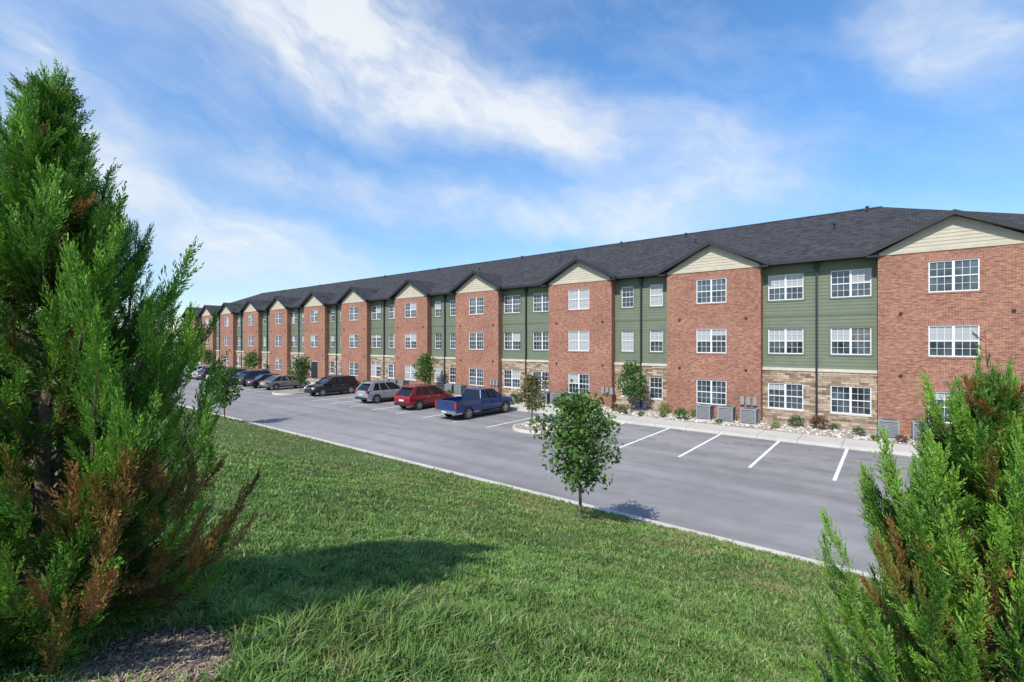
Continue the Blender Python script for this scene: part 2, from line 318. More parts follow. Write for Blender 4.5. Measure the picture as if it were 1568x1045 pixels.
def window(xc,zc,y,w,h,units):
    x0,x1,z0,z1=xc-w/2,xc+w/2,zc-h/2,zc+h/2; f=.05; ya,yb=y+.03,y+.1
    frame.box(x0,x1,ya,yb,z0,z0+f);frame.box(x0,x1,ya,yb,z1-f,z1);frame.box(x0,x0+f,ya,yb,z0+f,z1-f);frame.box(x1-f,x1,ya,yb,z0+f,z1-f)
    us=[(x0+f,x1-f)] if units==1 else [(x0+f,xc-.05),(xc+.05,x1-f)]
    if units==2: frame.box(xc-.05,xc+.05,ya,yb,z0+f,z1-f)
    full=random.random()
    for (a,b) in us:
        mz=(z0+z1)/2; frame.box(a,b,y+.05,y+.095,mz-.025,mz+.025)
        for (za,zb) in ((z0+f,mz-.025),(mz+.025,z1-f)):
            for q in (1,2):
                xx=a+(b-a)*q/3; frame.box(xx-.008,xx+.008,y+.07,y+.093,za,zb)
            zz=(za+zb)/2; frame.box(a,b,y+.071,y+.092,zz-.008,zz+.008)
        bl=random.random(); drop=0
        if full<.10: drop=1
        elif bl<.2: drop=.5
        elif bl<.25: drop=1
        elif bl<.36: drop=.25
        zs=z1-f-drop*(z1-z0-2*f)
        if drop>0: glass.quad((a,y+.098,zs),(b,y+.098,zs),(b,y+.098,z1-f),(a,y+.098,z1-f),1)
        if drop<1: glass.quad((a,y+.098,z0+f),(b,y+.098,z0+f),(b,y+.098,zs),(a,y+.098,zs),0)
for i,(c,hw) in enumerate(zip(bays,half)):
    x0,x1=c-hw,c+hw; ops=[]
    for j,fz in enumerate(FZ):
        if j==0 and i==6: ops.append((c-.95,c+.95,.15,2.45)); continue
        ops.append((c-.92,c+.92,fz-.77,fz+.77))
    wall(brick,x0,x1,YF,-.1,EZ,ops)
    for xx in (x0,x1): brick.quad((xx,YF,-.1),(xx,YG+.1,-.1),(xx,YG+.1,EZ),(xx,YF,EZ))
    for j,fz in enumerate(FZ):
        if j==0 and i==6:
            frame.box(c-.95,c-.87,YF+.03,YF+.1,.15,2.45);frame.box(c+.87,c+.95,YF+.03,YF+.1,.15,2.45);frame.box(c-.87,c+.87,YF+.03,YF+.1,2.37,2.45)
            dark.box(c-.87,c-.02,YF+.05,YF+.09,.15,2.37); dark.box(c+.02,c+.87,YF+.05,YF+.09,.15,2.37); continue
        window(c,fz,YF,1.84,1.54,2)
        sold.box(c-1.0,c+1.0,YF-.006,YF+.02,fz+.772,fz+.98); sold.box(c-1.0,c+1.0,YF-.03,YF+.03,fz-.86,fz-.772)
    for (dx,dz) in ((-2.0,6.35),(2.05,6.35),(-2.0,3.15),(2.05,3.15)):
        dark.box(c+dx-.07,c+dx+.07,YF-.06,YF,dz,dz+.13)
    rise=1.62; hwG=hw+.02
    n=9
    for q in range(n):
        za=q/n;zb=(q+1)/n; wa=hwG*(1-za);wb=hwG*(1-zb)
        cream.quad((c-wa,YF-.02,EZ+rise*za),(c+wa,YF-.02,EZ+rise*za),(c+wb,YF,EZ+rise*zb),(c-wb,YF,EZ+rise*zb))
        cream.quad((c-wa,YF,EZ+rise*za),(c+wa,YF,EZ+rise*za),(c+wa,YF-.02,EZ+rise*za),(c-wa,YF-.02,EZ+rise*za))
    cream.box(c-hw,c+hw,YF-.04,YF-.021,EZ-.12,EZ+.03)
    ov=hw+.48; zt=11.35; ze=9.68; th=.2
    for s in (-1,1):
        A=(c,zt);B=(c+s*ov,ze); y0,y1=YF-.42,35.6
        roof.quad((A[0],y0,A[1]),(B[0],y0,B[1]),(B[0],y1,B[1]),(A[0],y1,A[1]))
        dark.quad((A[0],y0,A[1]-.002),(B[0],y0,B[1]-.002),(B[0],y0,B[1]-th),(A[0],y0,A[1]-th))
        dark.quad((A[0],y0,A[1]-th),(B[0],y0,B[1]-th),(B[0],y1,B[1]-th),(A[0],y1,A[1]-th))
        dark.quad((B[0],y0,B[1]),(B[0],y1,B[1]),(B[0],y1,B[1]-th),(B[0],y0,B[1]-th))
        dark.hexa([(A[0],y0-.03,A[1]-th-.02),(B[0]+s*.02,y0-.03,B[1]-th-.02),(B[0]+s*.02,y0,B[1]-th-.02),(A[0],y0,A[1]-th-.02),(A[0],y0-.03,A[1]+.02),(B[0]+s*.02,y0-.03,B[1]+.02),(B[0]+s*.02,y0,B[1]+.02),(A[0],y0,A[1]+.02)])
        xa,xb=sorted((c+s*(hw-.02),c+s*ov)); dark.box(xa,xb,y0+.01,YF+.3,ze-th-.08,ze-th+.0)
rec=[]
for i in range(len(bays)-1): rec.append((bays[i+1]+half[i+1],bays[i]-half[i],i%2==0))
rec.append((bays[0]+half[0],9.3,True))
for (a,b,wide) in rec:
    mid=(a+b)/2
    offs=(-1.58,1.58) if wide else (-1.08,1.08); ww=1.84 if wide else .95; un=2 if wide else 1
    if b-a<4.6 and wide: offs=(-1.3,1.3)
    ops=[(mid+o-ww/2,mid+o+ww/2,fz-.76,fz+.76) for o in offs for fz in FZ]
    up=[o for o in ops if o[2]>3.3]; lo=[o for o in ops if o[2]<3.3]
    wall(sid,a,b,YG,3.42,EZ-.05,up,laps=.2); wall(stone,a,b,YG-.08,-.1,3.25,lo,dep=.18)
    cap.box(a,b,YG-.14,YG,3.25,3.42)
    sid.box(a,b,YG-.035,YG-.024,6.45,6.62,1); 
    for o in offs:
        for j,fz in enumerate(FZ):
            window(mid+o,fz,YG if j else YG-.08,ww,1.52,un)
            if j:
                xx0,xx1=mid+o-ww/2,mid+o+ww/2
                sid.box(xx0-.09,xx0,YG-.04,YG,fz-.85,fz+.87,1);sid.box(xx1,xx1+.09,YG-.04,YG,fz-.85,fz+.87,1)
                sid.box(xx0,xx1,YG-.04,YG,fz+.76,fz+.87,1);sid.box(xx0,xx1,YG-.045,YG,fz-.85,fz-.76,1)
            else: cap.box(mid+o-ww/2-.05,mid+o+ww/2+.05,YG-.12,YG-.078,fz-.84,fz-.76)
    dark.box(mid-.055,mid+.055,YG-.17,YG-.06,.3,9.3); dark.box(mid-.13,mid+.13,YG-.24,YG-.03,9.2,9.5)
    dark.box(a-.05,b+.05,YF-.16,YF-.02,9.5,9.68); dark.quad((a,YF-.1,9.52),(b,YF-.1,9.52),(b,YG,9.52),(a,YG,9.52))
XR,XL,YB=9.3,bays[-1]-half[-1],51.5
for xx in (XR,XL): sid.quad((xx,YG-.6 if xx==XL else YG,-.1),(xx,YB,-.1),(xx,YB,EZ),(xx,YG-.6 if xx==XL else YG,EZ))
brick.quad((XL,YB,-.1),(XR,YB,-.1),(XR,YB,EZ),(XL,YB,EZ))
SL=.46; yE=YF-.1; zE=9.66; yr=41.5; zr=zE+SL*(yr-yE); run=yr-yE
xr1=-.5; xrl=XL-.5+run; xR=xr1+run; xL=XL-.5
pts=sorted([(c-h-.3,c+h+.3) for c,h in zip(bays,half)])
cur=xL
def rz(y): return zE+SL*(y-yE)
for (a,b) in pts:
    if a>cur: roof.quad((cur,yE,zE),(a,yE,zE),(a,yE+.2,rz(yE+.2)),(cur,yE+.2,rz(yE+.2)))
    cur=b
roof.quad((cur,yE,zE),(xR,yE,zE),(xR-.2,yE+.2,rz(yE+.2)),(cur,yE+.2,rz(yE+.2)))
y2=yE+.2
roof.quad((xL+.2,y2,rz(y2)),(xR-.2,y2,rz(y2)),(xr1,yr,zr),(xrl,yr,zr))
yb2=2*yr-yE
roof.quad((xL,yb2,zE),(xR,yb2,zE),(xr1,yr,zr),(xrl,yr,zr)); roof.tri((xR,yE,zE),(xR,yb2,zE),(xr1,yr,zr)); roof.tri((xL,yE,zE),(xL,yb2,zE),(xrl,yr,zr))
dark.box(xR-.02,xR+.08,yE,yb2,9.5,9.67); dark.box(xL-.08,xL+.02,yE,yb2,9.5,9.67); dark.box(xL,xR,yb2-.02,yb2+.1,9.5,9.67)
roof.hexa([(xrl,yr-.16,zr-.05),(xr1,yr-.16,zr-.05),(xr1,yr+.16,zr-.05),(xrl,yr+.16,zr-.05),(xrl,yr-.04,zr+.06),(xr1,yr-.04,zr+.06),(xr1,yr+.04,zr+.06),(xrl,yr+.04,zr+.06)])
for (vx,vy) in ((-2.9,37.2),(-1.3,40.6),(-13.5,40.3),(-12.0,38.0),(-19.5,40.5),(-24.3,37.5),(-31,40.4),(-35,38),(-44,40.3),(-46,37),(-55,40.4),(-64,38.5),(-72,40.3),(-84,40.2)):
    z=rz(vy); dark.tube([(vx,vy,z-.1),(vx,vy,z+.32)],[.06,.06],8); dark.tube([(vx,vy,z+.32),(vx,vy,z+.40)],[.12,.10],8)
for mb,nm,mt in ((brick,'brick_walls',[M_brick]),(sid,'green_siding',[M_green,M_gtrim]),(stone,'stone_base',[M_stone]),(frame,'window_frames',[M_white]),(glass,'window_glass',[M_glass,M_blind]),(dark,'gutters_and_trim',[M_black]),(roof,'shingle_roof',[M_roof]),(cream,'gable_siding',[M_cream]),(cap,'stone_caps',[M_cap]),(sold,'lintels_and_sills',[M_sold])):
    mb.obj(nm,mt,bld)
# ------------------------------------------------------------------ AC units
m=MB(); m.box(-.45,.45,-.45,.45,0,.08,2)
m.box(-.38,.38,-.38,.38,.08,.86,1)
for q in range(10):
    z=.14+q*.07
    m.box(-.40,.40,-.40,.40,z,z+.042,0)
for sx in (-1,1):
    for sy in (-1,1): m.box(sx*.385-.03,sx*.385+.03,sy*.385-.03,sy*.385+.03,.08,.88,0)
m.box(-.42,.42,-.42,.42,.86,.93,0); m.disc(0,0,.934,.33,'z',1,24)
for q in range(6):
    a=math.pi*q/6; m.box(-.33*abs(math.cos(a))-.005,.33*abs(math.cos(a))+.005,.33*math.sin(a)-.006,.33*math.sin(a)+.006,.936,.945,0)
acm=m.mesh('air_conditioner_unit',[M_ac,M_acd,M_walk])
for x in (-8.95,-7.7,-6.45,-.1,1.2,2.5,-20.9,-19.75,-18.6,-31.3,-30.1,-40.5,-39.3,-38.1,-47.5,-50.4,-59,-69):
    o=bpy.data.objects.new('air_conditioner_unit',acm); o.location=(x,30.2,.15); o.rotation_euler=(0,0,random.uniform(-.04,.04)); link(o)
m=MB()
for c in (-6.9,-16.4,-27.4):
    for q in range(3): m.box(c-.35+q*.35,c-.13+q*.35,YF-.14,YF-.002,1.1,1.6)
m.obj('meter_boxes',[M_ac],bld)
# ------------------------------------------------------------------ foliage generators
def leaves_np(P,D,size,wr=.5,jit=.5):
    n=len(P); D=D/np.linalg.norm(D,axis=1,keepdims=True); rnd=rng.normal(size=(n,3)); S=np.cross(D,rnd); S/=np.linalg.norm(S,axis=1,keepdims=True)
    L=(size*rng.uniform(.7,1.3,n))[:,None] if np.isscalar(size) else size[:,None]
    W=L*wr/2; mid=P+D*L*.5
    V=np.stack([P,mid+S*W,P+D*L,mid-S*W],1).reshape(-1,3); F=np.arange(4*n).reshape(-1,4); return V,F
def shade_cols(n,lo,hi):
    q=rng.random((n,1)); return np.repeat((np.array(lo)*(1-q)+np.array(hi)*q)[:,None],4,1).reshape(-1,3)
def broad_tree(name,H,cr,base,nleaf,leaf,col=((.04,.10,.02),(.15,.27,.055)),seed=0,ell=1.25):
    global rng
    rng=np.random.default_rng(seed); rd=random.Random(seed)
    e=empty(name,base)
    m=MB(); lean=rd.uniform(-.05,.05)
    tp=[(lean*z*.5+.02*math.sin(z*3),.015*math.cos(z*2.3),z) for z in np.linspace(-.15,H*.9,9)]
    r0=.012*H+.008; m.tube(tp,[r0*(1-.8*i/8) for i in range(9)],8)
    cz=H-cr*ell; tips=[]
    nb=30
    for i in range(nb):
        z=H*.27+(H*.63)*i/nb; a=i*2.4+rd.uniform(-.3,.3); q=abs(z+.15*H-cz)/(cr*ell)
        L=cr*math.sqrt(max(.3,1-min(.9,q)**2))*rd.uniform(.65,1.15); p0=Vector((lean*z*.5,0,z)); d=Vector((math.cos(a),math.sin(a),rd.uniform(.3,.75)))
        pts=[p0]
        for s in range(1,5):
            t_=s/4; pts.append(p0+Vector((d.x*L*t_,d.y*L*t_,d.z*L*t_*(1-.15*t_)))+Vector((rd.uniform(-.03,.03),rd.uniform(-.03,.03),0)))
        m.tube(pts,[r0*.38*(1-.2*s) for s in range(5)],5); tips+= [(pts[s],.5+.5*s/4) for s in (1,2,3,4)]
        for s in (2,3):
            d2=Vector((rd.uniform(-1,1),rd.uniform(-1,1),rd.uniform(.1,.9))).normalized()*cr*.35; m.tube([pts[s],pts[s]+d2],[r0*.15,r0*.05],4); tips.append((pts[s]+d2,1))
    tips.append((Vector(tp[-1]),1))
    m.obj('trunk_and_limbs',[M_bark],e,60)
    cent=np.array([tuple(t_[0]) for t_ in tips]); k=rng.integers(0,len(cent),nleaf); P=cent[k]+rng.normal(size=(nleaf,3))*cr*.115
    cc=np.array([0,0,cz]); D=(P-cc)*.6+rng.normal(size=(nleaf,3))*cr*.7+np.array([0,0,-.1]); V,F=leaves_np(P,D,leaf,.72)
    cl=rng.random(len(cent))[k][:,None]*.5+rng.random((nleaf,1))*.5
    C=np.repeat((np.array(col[0])*(1-cl)+np.array(col[1])*cl)[:,None],4,1).reshape(-1,3)
    link(bpy.data.objects.new('leaves',np_mesh('leaves',V,F,[M_leaf],C)),e); return e
def gzf(x,y): return float(gz(x,y))
broad_tree('young_pear_tree',2.95,.86,(-5.67,9.6,gzf(-5.67,9.6)),5000,.095,seed=3)
broad_tree('young_pear_tree',3.0,.85,(-30.2,11.0,gzf(-30.2,11)),1700,.16,seed=4)
broad_tree('young_pear_tree',3.0,.85,(-16.4,22.3,.12),1700,.14,((.09,.11,.03),(.24,.22,.09)),seed=5)
broad_tree('young_pear_tree',3.4,1.0,(-13.9,30.3,.14),2500,.14,seed=6)
broad_tree('young_pear_tree',3.6,.95,(-34.4,29.8,.14),1700,.18,seed=8)
broad_tree('young_pear_tree',3.2,1.0,(-44.7,23,.12),1600,.18,((.06,.11,.03),(.17,.24,.07)),seed=9)
broad_tree('young_pear_tree',3.2,1.1,(-72,29.8,.14),1200,.22,seed=10)
broad_tree('young_pear_tree',3.4,1.1,(-89,29.8,.14),1200,.22,seed=11)
rng=np.random.default_rng(20)
def shrub_mesh(kind):
    n=520; a=rng.normal(size=(n,3)); a/=np.linalg.norm(a,axis=1,keepdims=True); rr=rng.uniform(.35,1,n)[:,None]; P=a*rr*np.array([.36,.36,.30])+np.array([0,0,.27]); P[:,2]=np.abs(P[:,2])
    D=a+np.array([0,0,.7])+rng.normal(size=(n,3))*.4; V,F=leaves_np(P,D,.10,.45)
    lo,hi=[((.04,.10,.02),(.14,.27,.06)),((.15,.22,.04),(.34,.40,.10)),((.05,.12,.04),(.16,.26,.10)),((.12,.06,.04),(.24,.14,.07))][kind]
    return np_mesh('shrub',V,F,[M_leaf],shade_cols(n,lo,hi))
SM=[shrub_mesh(i) for i in range(4)]
for q in range(78):
    x=5-q*.95+random.uniform(-.5,.5) if q<58 else -50-(q-58)*2.2; y=random.choice([29.3,30.1,30.9])+random.uniform(-.2,.2)
    if abs(y-30.1)<.4 and any(abs(x-a)<.75 for a in (-8.95,-7.7,-6.45,-.1,1.2,2.5,-20.9,-19.75,-18.6)): y=29.2
    o=bpy.data.objects.new('shrub',SM[random.choice([0,0,0,1,1,2,2,3])]); s=random.uniform(.55,1.3); o.scale=(s,s,s*random.uniform(.8,1.2)); o.location=(x,y,.14); o.rotation_euler=(0,0,random.uniform(0,6)); link(o)
for (a,b) in ISL[:2]:
    for q in range(3):
        o=bpy.data.objects.new('shrub',SM[q%2]); o.scale=(.7,.7,.6); o.location=((a+b)/2+random.uniform(-.7,.7),24+q*.9,.12); link(o)
# ---- cedars
def plume(seed,nf=30):
    r=np.random.default_rng(seed); VV=[];TT=[]
    for i in range(nf):
        t_=(i+.5)/nf; ang=i*2.4+r.uniform(-.4,.4); tilt=r.uniform(.4,.85)*(1-.5*t_)
        base=np.array([.04*math.sin(t_*5),.04*math.cos(t_*4),t_*.9])
        d=np.array([math.sin(tilt)*math.cos(ang),math.sin(tilt)*math.sin(ang),math.cos(tilt)]); L=(.34*(1-t_*.55)+.05)*r.uniform(.65,1.3)
        sd=np.cross(d,r.normal(size=3)); sd/=np.linalg.norm(sd); nl=11
        nrm=np.cross(d,sd)
        for k in range(nl):
            s=(k+.6)/nl; p=base+d*L*s+np.array([0,0,.12*L*s*s]); sg=1 if k%2 else -1
            if k==nl-1: sg=0
            ld=d*.8+sd*sg*(.75*(1-s*.5))+r.normal(size=3)*.12+np.array([0,0,.15]); ld/=np.linalg.norm(ld); ll=L*.42*(1-.5*s)*r.uniform(.7,1.25)
            ws=np.cross(ld,nrm+r.normal(size=3)*.6); ws/=np.linalg.norm(ws); W=.0135*r.uniform(.8,1.3)
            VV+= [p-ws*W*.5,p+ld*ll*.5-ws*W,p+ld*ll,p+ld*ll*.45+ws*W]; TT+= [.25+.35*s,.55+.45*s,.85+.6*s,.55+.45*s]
    return np.array(VV),np.array(TT)
def cedar(name,base,prof,nb,seed,brown,upright=.9,plen=(.28,.46),lo=(.045,.125,.018),hi=(.23,.42,.045),per=6,hexp=.85,leaders=(),twig=None,rv=((.5,.8),(.8,1.0),(.95,1.25))):
    rd=random.Random(seed); e=empty(name,base); H=prof[-1][0]; T=[plume(seed*10+k) for k in range(8)]
    def Rf(h):
        return float(np.interp(h,[p[0] for p in prof],[p[1] for p in prof]))
    m=MB(); tp=[(.03*math.sin(z*2),.03*math.cos(z*3),z) for z in np.linspace(-.15,H*.93,12)]
    m.tube(tp,[.05*(1-.9*i/11)+.004 for i in range(12)],8)
    PL=[]
    for i in range(nb):
        f=(i+.5)/nb; ht=f**hexp*(H-.1)+.1; a=i*2.39996+rd.uniform(-.5,.5); Rr=Rf(ht)*rd.uniform(*rd.choice(rv))
        if rd.random()<.12: ht+=.12
        h0=max(.05,ht-Rr*upright*rd.uniform(.8,1.1)); p0=Vector((0,0,h0)); tip=Vector((math.cos(a)*Rr,math.sin(a)*Rr,ht)); 
        ctrl=Vector((math.cos(a)*Rr*.65,math.sin(a)*Rr*.65,h0+(ht-h0)*.35)); pts=[]
        for s in range(7):
            t_=s/6; pts.append(p0*(1-t_)**2+ctrl*2*t_*(1-t_)+tip*t_**2)
        m.tube(pts,[.010*(1-.75*s/6)*(0.5+Rr) for s in range(7)],5,cap=False)
        for k in range(per):
            t_=1-k/(per)*.85 if k else 1
            s=min(6,t_*6); p=pts[int(s)] if s>=6 else pts[int(s)].lerp(pts[int(s)+1],s-int(s))
            tg=(pts[min(6,int(s)+1)]-pts[max(0,int(s)-1)]).normalized()
            d=tg*.65+Vector((0,0,.8 if k<2 else .45))+Vector((rd.uniform(-1,1),rd.uniform(-1,1),rd.uniform(-.5,.5)))*(.3 if k==0 else .65)
            if k>=3 and ht<1.0: d.z-=.5
            d.normalize(); PL.append((p-d*.06,d,rd.uniform(*plen)*(rd.uniform(.95,1.25) if k==0 else .82)*(.7+.3*min(1,Rf(ht)/.5)),k,a,ht,rd.uniform(.62,.85) if k==0 else rd.uniform(.8,1.05)))
    for k in range(9):
        PL.append((Vector((rd.uniform(-.03,.03),rd.uniform(-.03,.03),H-.15-.09*k)),Vector((rd.uniform(-.25,.25),rd.uniform(-.25,.25),1)).normalized(),rd.uniform(.2,.32),0,0,H,.75))
    for (lx,ly,lz0,lz1) in leaders:
        m.tube([(lx*.4,ly*.4,lz0-.4),(lx*.9,ly*.9,lz0),(lx,ly,lz1-.1)],[.014,.009,.003],5)
        nn_=int((lz1-lz0)/.045)
        for k in range(nn_):
            f=k/nn_; an=k*2.4; rr_=.10*(1-f); q=Vector((lx+math.cos(an)*rr_*.5,ly+math.sin(an)*rr_*.5,lz0+(lz1-lz0)*f-.12))
            PL.append((q,Vector((math.cos(an)*.55*(1-f*.6),math.sin(an)*.55*(1-f*.6),1)).normalized(),rd.uniform(.16,.27),0,an,lz0,.75))
    if twig:
        tx,ty,z0,z1=twig; pts=[(tx+.02*math.sin(5*f),ty+.03*f,z0+(z1-z0)*f) for f in (0,.25,.5,.75,1)]; m.tube(pts,[.006,.005,.004,.003,.0015],5)
        for f in (.35,.5,.6,.72,.82,.9):
            an=rd.uniform(0,6.28); q=Vector((tx+.02*math.sin(5*f),ty+.03*f,z0+(z1-z0)*f)); dd=Vector((math.cos(an)*.8,math.sin(an)*.8,.6)); m.tube([q,q+dd*.07],[.002,.001],4); PL.append((q+dd*.02,dd.normalized(),.07,0,an,9,.9))
    m.obj('trunk_and_branches',[M_bark],e,60)
    VV=[];CC=[]; lo=np.array(lo);hi=np.array(hi)
    for (p,d,L,k,a,ht,sw) in PL:
        tv,tt=T[rd.randrange(8)]; z=np.array(d); x=np.cross(z,np.array([rd.uniform(-1,1),rd.uniform(-1,1),.2])); x/=np.linalg.norm(x); y=np.cross(z,x)
        P=(tv[:,0:1]*x*sw+tv[:,1:2]*y*sw+tv[:,2:3]*z)*L+np.array(p); VV.append(P)
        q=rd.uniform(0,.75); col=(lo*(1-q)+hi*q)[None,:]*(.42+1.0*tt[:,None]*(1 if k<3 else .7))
        bp=brown(p,a,ht,k,rd)
        if bp>0:
            bc=np.array([.42,.17,.065])*rd.uniform(.45,1.2); col=col*(1-bp)+bc[None,:]*bp*(.5+.5*tt[:,None])
        CC.append(col)
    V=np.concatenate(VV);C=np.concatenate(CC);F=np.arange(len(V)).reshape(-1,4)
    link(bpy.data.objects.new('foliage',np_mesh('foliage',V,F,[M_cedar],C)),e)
def br_left(p,a,ht,k,rd):
    side=(p.x*.78+p.y*.625)
    w=max(0,1-abs(p.z-.5)/.75)*max(0,min(1,(side-.25)/.3))
    if rd.random()<w*.85: return rd.uniform(.65,1)
    if k>=3 and rd.random()<.10: return rd.uniform(.4,.9)
    return 0
bx,by=-4.12,.5
cedar('cedar_tree',(bx,by,gzf(bx,by)),[(0,.74),(.3,.82),(.7,.87),(1.1,.84),(1.6,.72),(2.0,.57),(2.4,.38),(2.75,.20),(3.1,.07),(3.32,.02)],270,1,br_left,hexp=1.0,
      leaders=((.34,.22,2.1,2.72),(.10,.42,2.0,2.66),(.2,-.35,2.2,2.85),(.62,.42,1.5,2.15),(-.3,.2,2.2,2.85),(.75,.1,1.2,1.85)))
def br_right(p,a,ht,k,rd):
    side=(p.x*.78+p.y*.625)
    if rd.random()<(.33 if side>-.30 else .07)*(1.25 if p.z<1.5 else .5): return rd.uniform(.55,1)
    return 0
bx,by=.50,4.05
cedar('cedar_tree',(bx,by,gzf(bx,by)),[(0,.66),(.5,.76),(1.0,.70),(1.4,.57),(1.8,.43),(2.1,.28),(2.3,.14),(2.4,.05)],215,2,br_right,upright=1.3,plen=(.24,.42),hi=(.25,.44,.055),per=6,hexp=.95,rv=((.4,.8),(.8,1.0),(.95,1.3)),
      leaders=((-.30,-.25,1.45,2.15),(-.1,-.1,1.9,2.5),(-.42,-.3,1.1,1.75),(.28,.2,1.7,2.42),(.05,-.4,1.5,2.2),(-.5,.1,.8,1.5)),twig=(-.04,-.05,2.1,2.83))
# distant trees
rng=np.random.default_rng(5)
VV=[];FF=[];CC=[];off=0
for q in range(70):
    x=-190-rng.uniform(0,90); y=-60+q*4.2+rng.uniform(-3,3); s=rng.uniform(3.5,6.5); n=260
    a=rng.normal(size=(n,3)); a/=np.linalg.norm(a,axis=1,keepdims=True); P=a*rng.uniform(.5,1,(n,1))*np.array([s,s,s*.75])+np.array([x,y,s*.8]); V,F=leaves_np(P,a+rng.normal(size=(n,3)),1.5,.8); VV.append(V);FF.append(F+off);off+=len(V);CC.append(shade_cols(n,(.02,.05,.015),(.06,.11,.03)))
link(bpy.data.objects.new('distant_trees',np_mesh('distant_trees',np.concatenate(VV),np.concatenate(FF),[M_leaf],np.concatenate(CC))))
# ------------------------------------------------------------------ vehicles
M_tyre=simple('tyre_rubber',(.018,.018,.018),.85,.2,10); M_rim=simple('alloy',(.5,.5,.52),.3,.05,5,.8); M_cg=simple('car_glass',(.012,.014,.017),.04,.1,2,spec=.5)
M_red=simple('tail_lamp',(.45,.015,.01),.2,.1,5,coat=.5); M_head=simple('head_lamp',(.7,.72,.74),.1,.05,5,coat=.5); M_trim=simple('black_plastic',(.02,.02,.021),.6,.1,5); M_plate=simple('number_plate',(.6,.62,.62),.5,.05,5); M_chr=simple('chrome',(.6,.6,.62),.15,.03,5,.9)
def paint(n,c,metal=.3): 
    return simple(n,c,.32,.04,1,metal,.5,.8)
def loft(m,st,mat=0):
    rings=[]
    for (y,zb,zt,w) in st:
        hp=[(w*.84,zb),(w*.97,zb+.10),(w,zb+(zt-zb)*.42),(w*.995,zb+(zt-zb)*.62),(w*.965,zt-.13),(w*.92,zt-.04),(w*.80,zt),(w*.4,zt+.018)]
        ring=[(x,y,z) for x,z in hp]+[(-x,y,z) for x,z in hp[::-1]]; rings.append(ring)
    n=len(rings[0]); b=len(m.v)
    for r_ in rings: m.v.extend(r_)
    for i in range(len(rings)-1):
        for k in range(n): m.f.append([b+i*n+k,b+i*n+(k+1)%n,b+(i+1)*n+(k+1)%n,b+(i+1)*n+k]); m.m.append(mat)
    m.f.append([b+k for k in range(n)][::-1]); m.m.append(mat); e=b+(len(rings)-1)*n; m.f.append([e+k for k in range(n)]); m.m.append(mat)
def wheel(m,x,y,r,sg,w=.22):
    prof=[(-w,r*.62),(-w,r*.93),(-w*.8,r),(-w*.2,r),(0,r*.93),(0,r*.66),(-.02,r*.64)]
    n=22; b=len(m.v)
    for (dx,rr) in prof:
        for k in range(n):
            a=2*math.pi*k/n; m.v.append((x+sg*dx,y+rr*math.cos(a),r+rr*math.sin(a)))
    for i in range(len(prof)-1):
        for k in range(n): m.f.append([b+i*n+k,b+i*n+(k+1)%n,b+(i+1)*n+(k+1)%n,b+(i+1)*n+k]); m.m.append(2)
    m.disc(x-sg*.05,y,r,r*.66,'x',2)
    for q in range(5):
        a=2*math.pi*q/5+.3; ca,sa=math.cos(a),math.sin(a); pw=r*.10; L=r*.63; xo=x-sg*.012
        m.quad((xo,y-sa*-pw*1.3,r-ca*pw*1.3),(xo,y+sa*-pw*1.3,r+ca*pw*1.3),(xo,y+ca*L+sa*-pw,r+sa*L+ca*pw),(xo,y+ca*L-sa*-pw,r+sa*L-ca*pw),3)
    b=len(m.v)
    for rr in (r*.58,r*.66):
        for k in range(n):
            a=2*math.pi*k/n; m.v.append((x-sg*.006,y+rr*math.cos(a),r+rr*math.sin(a)))
    for k in range(n): m.f.append([b+k,b+(k+1)%n,b+n+(k+1)%n,b+n+k]); m.m.append(3)
def house(m,y0b,y1b,y0t,y1t,zb,zt,wb,wt,pillars):
    B=[(-wb,y0b,zb),(wb,y0b,zb),(wb,y1b,zb),(-wb,y1b,zb)]; T=[(-wt,y0t,zt),(wt,y0t,zt),(wt,y1t,zt),(-wt,y1t,zt)]
    m.hexa(B+T,1)
    for a,b in zip(B,T): m.tube([a,b],[.05,.045],6,0)
    e=.02; r1=[(-wt-e,y0t-.05,zt-.03),(wt+e,y0t-.05,zt-.03),(wt+e,y1t+.04,zt-.03),(-wt-e,y1t+.04,zt-.03)]
    r2=[(-wt,y0t-.02,zt+.025),(wt,y0t-.02,zt+.025),(wt,y1t,zt+.025),(-wt,y1t,zt+.025)]
    r3=[(-wt*.75,y0t+.15,zt+.06),(wt*.75,y0t+.15,zt+.06),(wt*.75,y1t-.2,zt+.06),(-wt*.75,y1t-.2,zt+.06)]
    m.add(r1+r2+r3,[(0,1,5,4),(1,2,6,5),(2,3,7,6),(3,0,4,7),(4,5,9,8),(5,6,10,9),(6,7,11,10),(7,4,8,11),(8,9,10,11),(3,2,1,0)],0)
    for (fb,wd) in pillars:
        for s in (-1,1):
            yb=y0b+(y1b-y0b)*fb; yt=y0t+(y1t-y0t)*fb
            m.quad((s*(wb+.012),yb-wd,zb),(s*(wb+.012),yb+wd,zb),(s*(wt+.012),yt+wd*.8,zt),(s*(wt+.012),yt-wd*.8,zt),0)
def common(m,L,w,r,wy,zl,zbelt):
    for s in (-1,1):
        for y in wy:
            n=18; vs=[(s*(w+.004),y+ (r*1.17)*math.cos(math.pi*k/n),r+ (r*1.17)*math.sin(math.pi*k/n)) for k in range(n+1)]
            vs+=[(s*(w+.004),y-r*1.17,r*.75),(s*(w+.004),y+r*1.17,r*.75)]; m.add(vs,[tuple(range(len(vs)))],4)
            wheel(m,s*(w+.02),y,r,s)
        m.box(*sorted((s*(w*.90),s*(w+.008))),wy[0]+r*1.2,wy[1]-r*1.2,.24,.36,4)
        m.box(*sorted((s*(w*.9),s*(w+.15))),.95*L/4.6,1.08*L/4.6,zbelt+.02,zbelt+.16,0)
